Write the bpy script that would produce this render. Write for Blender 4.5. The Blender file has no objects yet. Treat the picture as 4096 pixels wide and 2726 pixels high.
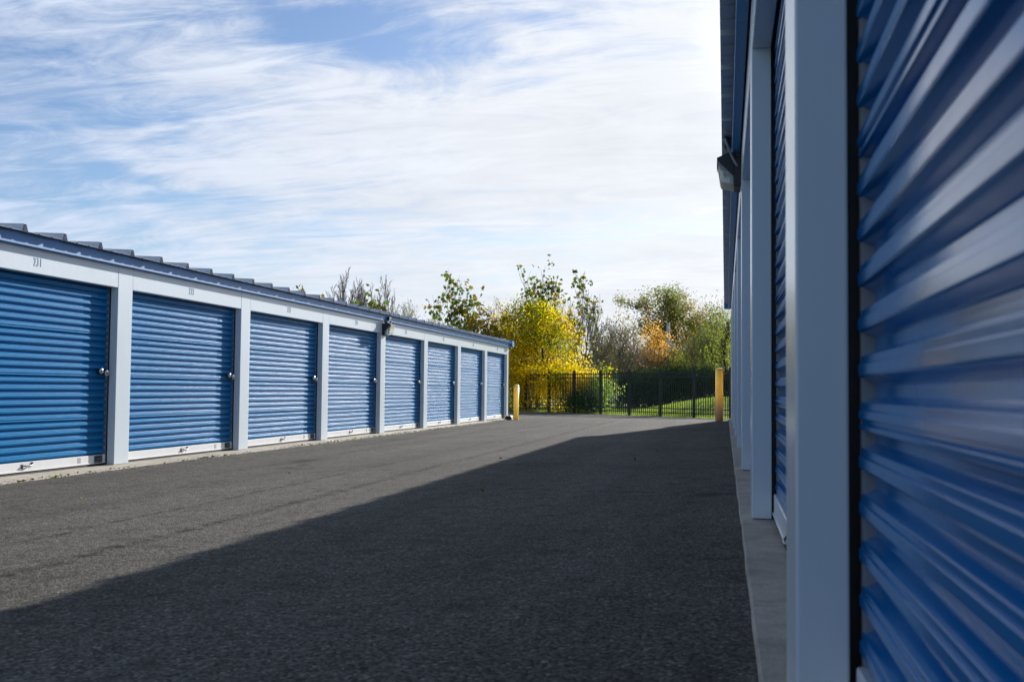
import bpy, bmesh, math, random
import numpy as np
from mathutils import Vector, Matrix, noise as mnoise

scene = bpy.context.scene
COL = scene.collection
R = random.Random(7)
NR = np.random.default_rng(11)

# ------------------------------------------------------------------ camera
CAM_H = 0.8806
yaw, pitch, roll = 0.195, 0.0456, 0.0093
fw = Vector((-math.sin(yaw)*math.cos(pitch), math.cos(yaw)*math.cos(pitch), math.sin(pitch)))
rt = Vector((math.cos(yaw), math.sin(yaw), 0))
up = rt.cross(fw)
rt2 = rt*math.cos(roll)+up*math.sin(roll)
up2 = -rt*math.sin(roll)+up*math.cos(roll)
cam_data = bpy.data.cameras.new('camera')
cam = bpy.data.objects.new('camera', cam_data)
COL.objects.link(cam)
m = Matrix((rt2, up2, -fw)).transposed().to_4x4()
m.translation = Vector((0, 0, CAM_H))
cam.matrix_world = m
cam_data.sensor_width = 36.0
cam_data.sensor_fit = 'HORIZONTAL'
cam_data.lens = 38.02
cam_data.clip_start = 0.02
cam_data.clip_end = 3000
cam_data.dof.use_dof = True
cam_data.dof.focus_distance = 14.0
cam_data.dof.aperture_fstop = 7.2
scene.camera = cam

# ------------------------------------------------------------------ light
SUN_DIR = Vector((1.0, 3.6, 1.22)).normalized()
SUN_EL = math.asin(SUN_DIR.z)
SUN_AZ = math.atan2(SUN_DIR.x, SUN_DIR.y)          # clockwise from +Y

scene.view_settings.view_transform = 'Standard'
scene.view_settings.look = 'None'
scene.view_settings.gamma = 1.0
scene.view_settings.use_curve_mapping = False
scene.view_settings.exposure = 0.62

sun_data = bpy.data.lights.new('sun', 'SUN')
sun_data.energy = 5.0
sun_data.angle = math.radians(0.5)
sun_data.color = (1.0, 0.97, 0.925)
sun = bpy.data.objects.new('sun', sun_data)
COL.objects.link(sun)
sun.rotation_euler = (-SUN_DIR).to_track_quat('-Z', 'Y').to_euler()
sun.location = SUN_DIR*60

world = bpy.data.worlds.new('World')
scene.world = world
world.use_nodes = True
SKY_STRENGTH = 0.066
# (azimuth from +Y, elevation, half length, half height, tilt, how open)
GAPS = [(-20.1, 17.5, 0.092, 0.020, 10, 1.0), (-22.6, 18.9, 0.052, 0.012, 8, 0.9), (-33.3, 10.9, 0.109, 0.012, 12, 1.1), (-34.4, 9.2, 0.064, 0.010, 10, 0.7),
        (-13.6, 17.4, 0.092, 0.014, 14, 0.55), (-9.7, 19.2, 0.048, 0.009, 13, 0.7), (-29.2, 13.1, 0.052, 0.009, 3, 0.5), (-32.0, 14.8, 0.092, 0.012, 5, 0.55),
        (-19.5, 11.5, 0.104, 0.007, 4, 0.45), (-4.5, 14.1, 0.028, 0.010, 5, 0.4),
        (-70, 24, 0.14, 0.03, 8, 0.9), (-110, 30, 0.2, 0.04, 5, 0.8), (40, 22, 0.12, 0.03, 10, 0.7), (-45, 34, 0.2, 0.04, 12, 0.8), (0, 33, 0.18, 0.03, 12, 0.7), (85, 25, 0.2, 0.04, 5, 0.8)]
def build_world():
    nt = world.node_tree
    nt.nodes.clear()
    N = nt.nodes.new
    L = nt.links.new
    out = N('ShaderNodeOutputWorld')
    bg = N('ShaderNodeBackground')
    bg.inputs['Strength'].default_value = SKY_STRENGTH
    L(bg.outputs[0], out.inputs[0])
    sky = N('ShaderNodeTexSky')
    sky.sky_type = 'NISHITA'
    sky.sun_disc = False
    sky.sun_elevation = SUN_EL
    sky.sun_rotation = SUN_AZ
    sky.altitude = 100
    sky.air_density = 1.0
    sky.dust_density = 0.6
    sky.ozone_density = 2.0
    tc = N('ShaderNodeTexCoord')
    nrm = N('ShaderNodeVectorMath'); nrm.operation = 'NORMALIZE'
    L(tc.outputs['Generated'], nrm.inputs[0])
    sep = N('ShaderNodeSeparateXYZ'); L(nrm.outputs[0], sep.inputs[0])
    def math_(op, a, b=None, c=None, clamp=False):
        n = N('ShaderNodeMath'); n.operation = op; n.use_clamp = clamp
        for i, v in enumerate((a, b, c)):
            if v is None: continue
            if isinstance(v, (int, float)): n.inputs[i].default_value = v
            else: L(v, n.inputs[i])
        return n.outputs[0]
    def smooth(v, a, b, lo=0.0, hi=1.0):
        n = N('ShaderNodeMapRange'); n.interpolation_type = 'SMOOTHSTEP'; n.clamp = True
        L(v, n.inputs['Value'])
        for k, x in zip(('From Min', 'From Max', 'To Min', 'To Max'), (a, b, lo, hi)): n.inputs[k].default_value = x
        return n.outputs[0]
    zc = math_('ADD', math_('MAXIMUM', sep.outputs['Z'], 0.0), 0.16)
    px = math_('DIVIDE', sep.outputs['X'], zc)
    py = math_('DIVIDE', sep.outputs['Y'], zc)
    comb = N('ShaderNodeCombineXYZ'); L(px, comb.inputs[0]); L(py, comb.inputs[1])
    def layer(rot, sc, scale, detail, rough, dist, off):
        mp = N('ShaderNodeMapping'); mp.vector_type = 'POINT'
        mp.inputs['Rotation'].default_value = (0, 0, rot)
        mp.inputs['Scale'].default_value = sc
        mp.inputs['Location'].default_value = off
        L(comb.outputs[0], mp.inputs['Vector'])
        nz = N('ShaderNodeTexNoise'); nz.noise_dimensions = '3D'
        nz.inputs['Scale'].default_value = scale
        nz.inputs['Detail'].default_value = detail
        nz.inputs['Roughness'].default_value = rough
        nz.inputs['Distortion'].default_value = dist
        L(mp.outputs[0], nz.inputs['Vector'])
        return nz.outputs['Fac']
    a = math.radians(62)
    n1 = layer(-a, (0.55, 1.35, 1), 0.60, 9, 0.56, 0.9, (3.1, 1.7, 0.0))
    n2 = layer(-a+0.25, (0.6, 2.0, 1), 1.5, 9, 0.60, 1.2, (7.3, -2.4, 2.0))
    n3 = layer(0.3, (1, 1, 1), 1.6, 8, 0.62, 0.5, (1.3, 9.1, 5.0))
    n4 = layer(-a+0.1, (0.55, 1.6, 1), 4.0, 10, 0.66, 1.6, (2.3, 4.4, 8.0))
    # angle to the sun
    dot = N('ShaderNodeVectorMath'); dot.operation = 'DOT_PRODUCT'
    L(nrm.outputs[0], dot.inputs[0]); dot.inputs[1].default_value = SUN_DIR
    cs = dot.outputs['Value']
    mix = math_('ADD', math_('ADD', math_('MULTIPLY', n1, 0.70), math_('MULTIPLY', n2, 0.48)), math_('ADD', math_('ADD', math_('MULTIPLY', n3, 0.34), math_('MULTIPLY', n4, 0.58)), -0.52))
    # veil thickens towards the horizon and the sun
    hz = smooth(sep.outputs['Z'], 0.0, 0.24, 0.13, 0.0)
    toward = smooth(cs, 0.62, 0.97, -0.03, 0.14)
    cov = math_('ADD', math_('ADD', mix, hz), toward)
    # openings in the veil where the blue shows, drawn out along the wind
    wobn = N('ShaderNodeTexNoise'); wobn.inputs['Scale'].default_value = 7.0; wobn.inputs['Detail'].default_value = 6; wobn.inputs['Roughness'].default_value = 0.6
    L(nrm.outputs[0], wobn.inputs['Vector'])
    wsub = N('ShaderNodeVectorMath'); wsub.operation = 'SUBTRACT'; L(wobn.outputs['Color'], wsub.inputs[0]); wsub.inputs[1].default_value = (0.5, 0.5, 0.5)
    wsc = N('ShaderNodeVectorMath'); wsc.operation = 'MULTIPLY'; L(wsub.outputs[0], wsc.inputs[0]); wsc.inputs[1].default_value = (0.14, 0.14, 0.05)
    wdir = N('ShaderNodeVectorMath'); wdir.operation = 'ADD'; L(nrm.outputs[0], wdir.inputs[0]); L(wsc.outputs[0], wdir.inputs[1])
    def dotp(v):
        n = N('ShaderNodeVectorMath'); n.operation = 'DOT_PRODUCT'; L(wdir.outputs[0], n.inputs[0]); n.inputs[1].default_value = v
        return n.outputs['Value']
    total = None
    for az, el, wa, wb, tilt, amt in GAPS:
        az, el, tilt = math.radians(az), math.radians(el), math.radians(tilt)
        c = Vector((math.sin(az)*math.cos(el), math.cos(az)*math.cos(el), math.sin(el)))
        r_ = Vector((math.cos(az), -math.sin(az), 0)); u_ = r_.cross(c)
        ra = r_*math.cos(tilt)-u_*math.sin(tilt); ub = r_*math.sin(tilt)+u_*math.cos(tilt)
        A = math_('DIVIDE', math_('SUBTRACT', dotp(ra), ra.dot(c)), wa*1.15); B = math_('DIVIDE', math_('SUBTRACT', dotp(ub), ub.dot(c)), wb*1.35)
        q = math_('ADD', math_('MULTIPLY', A, A), math_('MULTIPLY', B, B))
        e = math_('MULTIPLY', math_('EXPONENT', math_('MULTIPLY', q, -0.8)), math_('MULTIPLY', math_('GREATER_THAN', dotp(c), 0.0), amt))
        total = e if total is None else math_('ADD', total, e)
    cov = math_('SUBTRACT', cov, math_('MULTIPLY', total, 0.17))
    dens = smooth(cov, 0.33, 0.68)
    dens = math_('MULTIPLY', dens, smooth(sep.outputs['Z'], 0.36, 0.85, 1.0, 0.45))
    dens = math_('MULTIPLY', dens, smooth(cs, -0.6, 0.75, 0.85, 0.97))
    # cloud colour: brighter near the sun
    cr = N('ShaderNodeMix'); cr.data_type = 'RGBA'
    cr.inputs['A'].default_value = (5.5, 6.5, 8.5, 1)
    cr.inputs['B'].default_value = (8.7, 9.0, 9.5, 1)
    L(smooth(cs, 0.52, 0.96), cr.inputs['Factor'])
    shade = math_('ADD', math_('ADD', math_('MULTIPLY', n3, 0.42), math_('MULTIPLY', n4, 0.30)), 0.65)
    cm = N('ShaderNodeVectorMath'); cm.operation = 'SCALE'
    L(cr.outputs['Result'], cm.inputs[0]); L(shade, cm.inputs['Scale'])
    # thin cloud glows round the sun
    glow = N('ShaderNodeVectorMath'); glow.operation = 'SCALE'
    L(cm.outputs[0], glow.inputs[0]); L(smooth(cs, 0.955, 1.0, 1.0, 1.7), glow.inputs['Scale'])
    cm = glow
    fin = N('ShaderNodeMix'); fin.data_type = 'RGBA'
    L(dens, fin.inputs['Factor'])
    tint = N('ShaderNodeMix'); tint.data_type = 'RGBA'; tint.blend_type = 'MULTIPLY'
    tint.inputs['Factor'].default_value = 1.0
    L(sky.outputs[0], tint.inputs['A']); tint.inputs['B'].default_value = (0.92, 1.03, 1.24, 1)
    L(tint.outputs['Result'], fin.inputs['A']); L(cm.outputs[0], fin.inputs['B'])
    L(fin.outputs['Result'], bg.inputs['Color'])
build_world()

# ------------------------------------------------------------------ material helpers
class NT:
    def __init__(self, name):
        self.m = bpy.data.materials.new(name); self.m.use_nodes = True
        self.t = self.m.node_tree
        self.b = self.t.nodes['Principled BSDF']
        self.out = self.t.nodes['Material Output']
    def n(self, kind, **kw):
        nd = self.t.nodes.new(kind)
        for k, v in kw.items():
            if k in nd.inputs: nd.inputs[k].default_value = v
            else: setattr(nd, k, v)
        return nd
    def l(self, a, b): self.t.links.new(a, b)
    def coord(self, kind='Object', scale=(1, 1, 1), rot=(0, 0, 0)):
        tc = self.n('ShaderNodeTexCoord')
        mp = self.n('ShaderNodeMapping')
        mp.inputs['Scale'].default_value = scale
        mp.inputs['Rotation'].default_value = rot
        self.l(tc.outputs[kind], mp.inputs['Vector'])
        return mp.outputs[0]
    def world_pos(self, scale=(1, 1, 1), rot=(0, 0, 0)):
        g = self.n('ShaderNodeNewGeometry')
        mp = self.n('ShaderNodeMapping')
        mp.inputs['Scale'].default_value = scale
        mp.inputs['Rotation'].default_value = rot
        self.l(g.outputs['Position'], mp.inputs['Vector'])
        return mp.outputs[0]
    def noise(self, vec, scale, detail=4, rough=0.55, dist=0.0):
        nz = self.n('ShaderNodeTexNoise')
        for k, v in (('Scale', scale), ('Detail', detail), ('Roughness', rough), ('Distortion', dist)): nz.inputs[k].default_value = v
        self.l(vec, nz.inputs['Vector'])
        return nz.outputs['Fac']
    def ramp(self, fac, stops, interp='LINEAR'):
        r = self.n('ShaderNodeValToRGB'); r.color_ramp.interpolation = interp
        e = r.color_ramp.elements
        while len(e) < len(stops): e.new(0.5)
        for i, (p, c) in enumerate(stops):
            e[i].position = p
            e[i].color = (c, c, c, 1) if isinstance(c, (int, float)) else (*c, 1)
        self.l(fac, r.inputs[0])
        return r.outputs[0]
    def mix(self, fac, a, b, mode='MIX'):
        mx = self.n('ShaderNodeMix', data_type='RGBA', blend_type=mode)
        for s, v in (('Factor', fac), ('A', a), ('B', b)):
            if isinstance(v, (int, float)): mx.inputs[s].default_value = v
            elif isinstance(v, tuple): mx.inputs[s].default_value = (*v, 1)
            else: self.l(v, mx.inputs[s])
        return mx.outputs['Result']
    def math(self, op, a, b=None, clamp=False):
        nd = self.n('ShaderNodeMath', operation=op, use_clamp=clamp)
        for i, v in enumerate((a, b)):
            if v is None: continue
            if isinstance(v, (int, float)): nd.inputs[i].default_value = v
            else: self.l(v, nd.inputs[i])
        return nd.outputs[0]
    def bump(self, h, strength, dist):
        b = self.n('ShaderNodeBump'); b.inputs['Strength'].default_value = strength; b.inputs['Distance'].default_value = dist
        self.l(h, b.inputs['Height']); self.l(b.outputs[0], self.b.inputs['Normal'])
    def set(self, **kw):
        for k, v in kw.items():
            k = k.replace('_', ' ')
            s = self.b.inputs[k]
            if isinstance(v, (int, float)): s.default_value = v
            elif isinstance(v, tuple): s.default_value = (*v, 1)
            else: self.l(v, s)

def painted(name, col, rough=0.3, grime=0.12, wav=0.0, spec=0.5, coat=0.0):
    t = NT(name)
    v = t.world_pos()
    n1 = t.noise(v, 1.7, 5, 0.6); n2 = t.noise(v, 22, 4, 0.6)
    vs = t.world_pos((9, 9, 0.7)); n3 = t.noise(vs, 1.5, 4, 0.6)
    f = t.math('ADD', t.math('MULTIPLY', n1, 0.5), t.math('MULTIPLY', n3, 0.5))
    dirt = t.ramp(f, ((0.42, 0.0), (0.75, 1.0)))
    c = t.mix(t.math('MULTIPLY', dirt, grime), col, tuple(x*0.55+0.03 for x in col))
    rr = t.ramp(n2, ((0.3, max(0.02, rough-0.025)), (0.7, rough+0.03)))
    t.set(Base_Color=c, Roughness=rr, Specular_IOR_Level=spec, Coat_Weight=coat, Coat_Roughness=0.12)
    if wav:
        w = t.noise(v, 2.3, 2, 0.5)
        t.bump(w, 0.25, wav)
    return t.m

M = {}
M['white'] = painted('white_painted_steel', (0.74, 0.815, 0.855), 0.22, 0.16)
M['bar'] = painted('white_bottom_bar_paint', (0.80, 0.80, 0.79), 0.35, 0.22)
M['blue'] = painted('blue_door_paint', (0.001, 0.165, 0.44), 0.14, 0.04, spec=0.36)
M['blue_sunlit'] = painted('blue_door_paint_sunlit_copy', (0.001, 0.18, 0.42), 0.33, 0.14, spec=0.12)  # same door paint, copied for the sunlit row: duller gloss evens out sun highlights
M['fascia'] = painted('blue_fascia_paint', (0.05, 0.215, 0.50), 0.36, 0.08, spec=0.35)
M['roof'] = painted('bare_zincalume_roof', (0.55, 0.58, 0.62), 0.38, 0.25)
M['galv'] = painted('galvanised_guide', (0.30, 0.31, 0.32), 0.45, 0.3)
M['black'] = painted('black_powder_coat', (0.012, 0.013, 0.016), 0.38, 0.2)
M['fence'] = painted('black_fence_paint', (0.008, 0.009, 0.012), 0.5, 0.2)
M['rubber'] = painted('black_rubber', (0.010, 0.010, 0.011), 0.7, 0.3)
M['number'] = painted('blue_grey_vinyl', (0.115, 0.235, 0.38), 0.45, 0.1)
M['sticker'] = painted('grey_sticker', (0.36, 0.35, 0.42), 0.5, 0.3)
t = NT('chrome'); t.set(Base_Color=(0.72, 0.70, 0.66), Metallic=1.0, Roughness=0.16); M['chrome'] = t.m
t = NT('dark_steel'); t.set(Base_Color=(0.10, 0.10, 0.11), Metallic=0.9, Roughness=0.35); M['steel'] = t.m
t = NT('prismatic_glass'); t.set(Base_Color=(0.86, 0.88, 0.84), Roughness=0.22, Transmission_Weight=0.75, IOR=1.45); M['glass'] = t.m
t = NT('lamp_reflector'); t.set(Base_Color=(0.75, 0.74, 0.68), Metallic=0.6, Roughness=0.4); M['reflector'] = t.m

def concrete():
    t = NT('concrete')
    v = t.world_pos()
    big = t.noise(v, 1.3, 5, 0.6); mid = t.noise(v, 9, 6, 0.65); fine = t.noise(v, 120, 3, 0.6)
    c = t.ramp(mid, ((0.28, (0.37, 0.32, 0.25)), (0.55, (0.54, 0.475, 0.38)), (0.8, (0.62, 0.555, 0.455))))
    c = t.mix(t.ramp(big, ((0.4, 0.0), (0.7, 0.55))), c, (0.26, 0.225, 0.17))
    c = t.mix(t.ramp(fine, ((0.35, 0.35), (0.55, 0.0))), c, (0.16, 0.15, 0.13))
    t.set(Base_Color=c, Roughness=0.85, Specular_IOR_Level=0.3)
    t.bump(t.math('ADD', mid, t.math('MULTIPLY', fine, 0.5)), 0.5, 0.006)
    return t.m
M['concrete'] = concrete()

def asphalt():
    t = NT('worn_asphalt')
    v = t.world_pos()
    streak = t.noise(t.world_pos((1.6, 0.09, 1)), 1.0, 5, 0.6)
    big = t.noise(v, 0.45, 5, 0.6)
    mid = t.noise(v, 6.0, 5, 0.65)
    agg = t.n('ShaderNodeTexVoronoi', feature='F1'); agg.inputs['Scale'].default_value = 110; t.l(v, agg.inputs['Vector'])
    agg2 = t.n('ShaderNodeTexVoronoi', feature='F1'); agg2.inputs['Scale'].default_value = 34; t.l(v, agg2.inputs['Vector'])
    fine = t.noise(v, 60, 5, 0.75)
    stone = t.ramp(agg.outputs['Color'], ((0.12, 0.040), (0.5, 0.115), (0.82, 0.19), (0.96, 0.36)))
    tone = t.math('ADD', t.math('MULTIPLY', big, 0.45), t.math('MULTIPLY', streak, 0.55))
    k = t.ramp(tone, ((0.30, (0.64, 0.59, 0.495)), (0.5, (1.03, 0.945, 0.79)), (0.72, (1.42, 1.30, 1.09))))
    c = t.mix(1.0, stone, k, 'MULTIPLY')
    c = t.mix(t.ramp(mid, ((0.30, 0.5), (0.5, 0.0))), c, (0.024, 0.024, 0.025))
    # paving joints along the lane, broken up by noise
    g = t.n('ShaderNodeNewGeometry'); sp = t.n('ShaderNodeSeparateXYZ'); t.l(g.outputs['Position'], sp.inputs[0])
    wob = t.math('MULTIPLY', t.math('SUBTRACT', t.noise(v, 1.1, 4, 0.6), 0.5), 0.16)
    jo = None
    for xs, w in ((-2.75, 0.10), (-3.42, 0.04), (-4.9, 0.02)):
        d = t.math('ABSOLUTE', t.math('SUBTRACT', t.math('ADD', sp.outputs['X'], wob), xs))
        s = t.math('SUBTRACT', 1.0, t.math('DIVIDE', d, w), clamp=True)
        jo = s if jo is None else t.math('MAXIMUM', jo, s)
    jo = t.math('MULTIPLY', jo, t.ramp(t.noise(v, 7, 5, 0.7), ((0.42, 0.0), (0.6, 1.0))))
    # a few wandering cracks
    cv = t.n('ShaderNodeTexVoronoi', feature='DISTANCE_TO_EDGE'); cv.inputs['Scale'].default_value = 0.19
    wv = t.n('ShaderNodeVectorMath', operation='ADD')
    nz = t.n('ShaderNodeTexNoise'); nz.inputs['Scale'].default_value = 1.2; nz.inputs['Detail'].default_value = 6; t.l(v, nz.inputs['Vector'])
    t.l(v, wv.inputs[0]); t.l(nz.outputs['Color'], wv.inputs[1]); t.l(wv.outputs[0], cv.inputs['Vector'])
    crack = t.ramp(cv.outputs['Distance'], ((0.0, 1.0), (0.007, 0.0)))
    crack = t.math('MULTIPLY', crack, t.ramp(t.noise(v, 0.23, 2, 0.5), ((0.56, 0.0), (0.66, 0.8))))
    dark = t.math('MAXIMUM', crack, t.math('MULTIPLY', jo, 0.9))
    c = t.mix(dark, c, (0.012, 0.012, 0.012))
    # old oil spots
    oil = t.ramp(t.noise(t.world_pos((1.0, 0.8, 1)), 0.9, 3, 0.5), ((0.66, 0.0), (0.73, 0.6)))
    c = t.mix(oil, c, (0.016, 0.016, 0.017))
    t.set(Base_Color=c, Roughness=t.ramp(fine, ((0.3, 0.80), (0.7, 0.95))), Specular_IOR_Level=0.07)
    h = t.math('ADD', t.math('MULTIPLY', agg.outputs['Distance'], -0.55), t.math('ADD', t.math('MULTIPLY', fine, 0.6), t.math('MULTIPLY', agg2.outputs['Distance'], -0.35)))
    h = t.math('SUBTRACT', h, t.math('MULTIPLY', dark, 1.2))
    t.bump(h, 0.75, 0.010)
    return t.m
M['asphalt'] = asphalt()

def grass():
    t = NT('lawn_grass')
    v = t.world_pos()
    a = t.noise(v, 0.35, 5, 0.6); b = t.noise(v, 8, 5, 0.7); f = t.noise(t.world_pos((1, 1, 0.3)), 60, 4, 0.7)
    c = t.ramp(b, ((0.25, (0.12, 0.24, 0.015)), (0.5, (0.20, 0.36, 0.02)), (0.8, (0.28, 0.42, 0.05))))
    c = t.mix(t.ramp(a, ((0.46, 0.0), (0.75, 0.45))), c, (0.30, 0.31, 0.09))
    t.set(Base_Color=c, Roughness=0.8, Specular_IOR_Level=0.2)
    t.bump(t.math('ADD', b, f), 0.7, 0.02)
    return t.m
M['grass'] = grass()

def leaf_mat(name, stops, transl=0.5, patch=None, patch_scale=0.7, rough=0.45):
    """stops: colours taken by each leaf at random; patch: colours of leaves in patches of the crown that turned earlier."""
    t = NT(name)
    g = t.n('ShaderNodeNewGeometry')
    rnd = g.outputs['Random Per Island']
    n = len(stops)
    c = t.ramp(rnd, [((i+0.5)/n, s) for i, s in enumerate(stops)])
    if patch:
        c2 = t.ramp(rnd, [((i+0.5)/len(patch), s) for i, s in enumerate(patch)])
        nz = t.noise(t.world_pos(), patch_scale, 3, 0.6)
        pf = t.math('ADD', nz, t.math('MULTIPLY', t.math('SUBTRACT', rnd, 0.5), 0.14))
        c = t.mix(t.ramp(pf, ((0.46, 0.0), (0.56, 1.0))), c, c2)
    t.t.nodes.remove(t.b)
    dif = t.n('ShaderNodeBsdfDiffuse'); tr = t.n('ShaderNodeBsdfTranslucent')
    t.l(c, dif.inputs['Color'])
    boost = t.mix(1.0, c, (1.0, 1.0, 0.75), 'MULTIPLY')
    t.l(boost, tr.inputs['Color'])
    m1 = t.n('ShaderNodeMixShader'); m1.inputs[0].default_value = transl
    t.l(dif.outputs[0], m1.inputs[1]); t.l(tr.outputs[0], m1.inputs[2])
    t.l(m1.outputs[0], t.out.inputs[0])
    return t.m
def bark_mat(name, c1, c2):
    t = NT(name)
    v = t.world_pos((1, 1, 0.25)); n = t.noise(v, 18, 5, 0.7)
    t.set(Base_Color=t.ramp(n, ((0.3, c1), (0.7, c2))), Roughness=0.9, Specular_IOR_Level=0.2)
    t.bump(n, 0.6, 0.02)
    return t.m
M['bark_grey'] = bark_mat('grey_bark', (0.10, 0.09, 0.085), (0.24, 0.22, 0.205))
M['bark_dark'] = bark_mat('dark_bark', (0.018, 0.015, 0.013), (0.055, 0.045, 0.038))
M['bark_brown'] = bark_mat('brown_twigs', (0.13, 0.095, 0.075), (0.29, 0.22, 0.18))
M['bark_olive'] = bark_mat('olive_twigs', (0.14, 0.13, 0.075), (0.30, 0.28, 0.16))
M['yellow'] = leaf_mat('yellow_leaves', [(0.86, 0.60, 0.012), (0.90, 0.66, 0.02), (0.85, 0.52, 0.01), (0.82, 0.67, 0.03)], 0.72,
                       [(0.36, 0.38, 0.02), (0.22, 0.30, 0.02), (0.50, 0.45, 0.02)], 0.55)
M['syc'] = leaf_mat('large_green_brown_leaves', [(0.09, 0.16, 0.02), (0.14, 0.21, 0.02), (0.08, 0.12, 0.02), (0.30, 0.20, 0.02), (0.10, 0.15, 0.02)], 0.5)
M['syc_brown'] = leaf_mat('bronze_leaves', [(0.22, 0.24, 0.03), (0.40, 0.24, 0.03), (0.14, 0.17, 0.03), (0.50, 0.28, 0.03), (0.32, 0.27, 0.04)], 0.6)
M['oak'] = leaf_mat('olive_oak_leaves', [(0.13, 0.19, 0.055), (0.18, 0.24, 0.065), (0.15, 0.20, 0.055), (0.23, 0.23, 0.08)], 0.7,
                    [(0.34, 0.24, 0.08), (0.27, 0.22, 0.08)], 0.28)
M['orange'] = leaf_mat('orange_leaves', [(0.72, 0.40, 0.08), (0.78, 0.48, 0.10), (0.66, 0.32, 0.07)], 0.7)
M['rust'] = leaf_mat('rust_leaves', [(0.46, 0.17, 0.05), (0.52, 0.21, 0.05), (0.36, 0.15, 0.05)], 0.65)
M['evergreen'] = leaf_mat('dark_evergreen_leaves', [(0.035, 0.075, 0.035), (0.05, 0.10, 0.04), (0.075, 0.13, 0.05)], 0.25)
M['green'] = leaf_mat('fresh_green_leaves', [(0.38, 0.52, 0.15), (0.50, 0.62, 0.20), (0.28, 0.42, 0.10)], 0.6)
M['lime'] = leaf_mat('yellow_green_leaves', [(0.32, 0.38, 0.035), (0.40, 0.44, 0.04), (0.23, 0.31, 0.04)], 0.5)
M['willow'] = leaf_mat('pale_willow_leaves', [(0.25, 0.25, 0.10), (0.20, 0.20, 0.07), (0.30, 0.28, 0.12)], 0.5)
M['russet'] = leaf_mat('purple_brown_leaves', [(0.22, 0.15, 0.12), (0.28, 0.20, 0.15), (0.30, 0.24, 0.15)], 0.45)
M['litter'] = leaf_mat('fallen_leaves', [(0.12, 0.07, 0.03), (0.20, 0.13, 0.05), (0.07, 0.045, 0.025), (0.16, 0.15, 0.04)], 0.2)
M['blade'] = leaf_mat('grass_blades', [(0.20, 0.33, 0.045), (0.27, 0.39, 0.06), (0.36, 0.37, 0.12)], 0.55)

# ------------------------------------------------------------------ mesh helpers
class MB:
    """collects geometry in world coordinates"""
    def __init__(s): s.v = []; s.f = []; s.smooth = False
    def add(s, vs, fs):
        k = len(s.v); s.v += [tuple(p) for p in vs]; s.f += [tuple(i+k for i in f) for f in fs]; return s
    def box(s, a, b):
        x0, x1 = sorted((a[0], b[0])); y0, y1 = sorted((a[1], b[1])); z0, z1 = sorted((a[2], b[2]))
        return s.add([(x0,y0,z0),(x1,y0,z0),(x1,y1,z0),(x0,y1,z0),(x0,y0,z1),(x1,y0,z1),(x1,y1,z1),(x0,y1,z1)],
                     [(0,3,2,1),(4,5,6,7),(0,1,5,4),(1,2,6,5),(2,3,7,6),(3,0,4,7)])
    def bbox(s, a, b, r=0.004, seg=1):
        """box with bevelled edges"""
        bm = bmesh.new()
        x0, x1 = sorted((a[0], b[0])); y0, y1 = sorted((a[1], b[1])); z0, z1 = sorted((a[2], b[2]))
        bmesh.ops.create_cube(bm, size=1)
        for v in bm.verts:
            v.co = ((x0+x1)/2+v.co.x*(x1-x0), (y0+y1)/2+v.co.y*(y1-y0), (z0+z1)/2+v.co.z*(z1-z0))
        bmesh.ops.bevel(bm, geom=bm.edges[:], offset=r, segments=seg, affect='EDGES', profile=0.5)
        bm.verts.index_update()
        s.add([v.co[:] for v in bm.verts], [[v.index for v in f.verts] for f in bm.faces]); bm.free(); return s
    def prism(s, pts, y0, y1, axis=1):
        """closed polygon of (a, b) pairs extruded along an axis"""
        n = len(pts)
        def P(a, b, t): return (a, t, b) if axis == 1 else ((t, a, b) if axis == 0 else (a, b, t))
        vs = [P(a, b, y0) for a, b in pts]+[P(a, b, y1) for a, b in pts]
        fs = [tuple(range(n))[::-1], tuple(range(n, 2*n))]+[(i, (i+1) % n, n+(i+1) % n, n+i) for i in range(n)]
        return s.add(vs, fs)
    def tube(s, pts, rad, sides=8, cap=True):
        pts = [Vector(p) for p in pts]
        n = len(pts)
        rads = rad if isinstance(rad, (list, tuple)) else [rad]*n
        ref = None; vs = []; fs = []
        for i, p in enumerate(pts):
            d = (pts[min(i+1, n-1)]-pts[max(i-1, 0)]).normalized()
            if ref is None:
                ref = d.orthogonal().normalized()
            else:
                ref = (ref-d*ref.dot(d)).normalized()
            w = d.cross(ref)
            for k in range(sides):
                a = 2*math.pi*k/sides
                vs.append(p+(ref*math.cos(a)+w*math.sin(a))*rads[i])
        for i in range(n-1):
            for k in range(sides):
                k2 = (k+1) % sides
                fs.append((i*sides+k, i*sides+k2, (i+1)*sides+k2, (i+1)*sides+k))
        if cap:
            fs.append(tuple(range(sides))[::-1]); fs.append(tuple((n-1)*sides+k for k in range(sides)))
        return s.add(vs, fs)
    def lathe(s, prof, c, sides=24):
        """profile of (radius, z) turned about the vertical through c"""
        vs = []; fs = []
        for r_, z in prof:
            for k in range(sides):
                a = 2*math.pi*k/sides
                vs.append((c[0]+r_*math.cos(a), c[1]+r_*math.sin(a), c[2]+z))
        for i in range(len(prof)-1):
            for k in range(sides):
                k2 = (k+1) % sides
                fs.append((i*sides+k, i*sides+k2, (i+1)*sides+k2, (i+1)*sides+k))
        fs.append(tuple(range(sides))[::-1]); fs.append(tuple((len(prof)-1)*sides+k for k in range(sides)))
        return s.add(vs, fs)
    def mesh(s, name, mat, origin=(0, 0, 0), smooth=False):
        me = bpy.data.meshes.new(name)
        o = origin
        me.from_pydata([(x-o[0], y-o[1], z-o[2]) for x, y, z in s.v], [], s.f)
        if mat: me.materials.append(mat)
        if smooth: me.polygons.foreach_set('use_smooth', [True]*len(me.polygons))
        me.update(); return me

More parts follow.
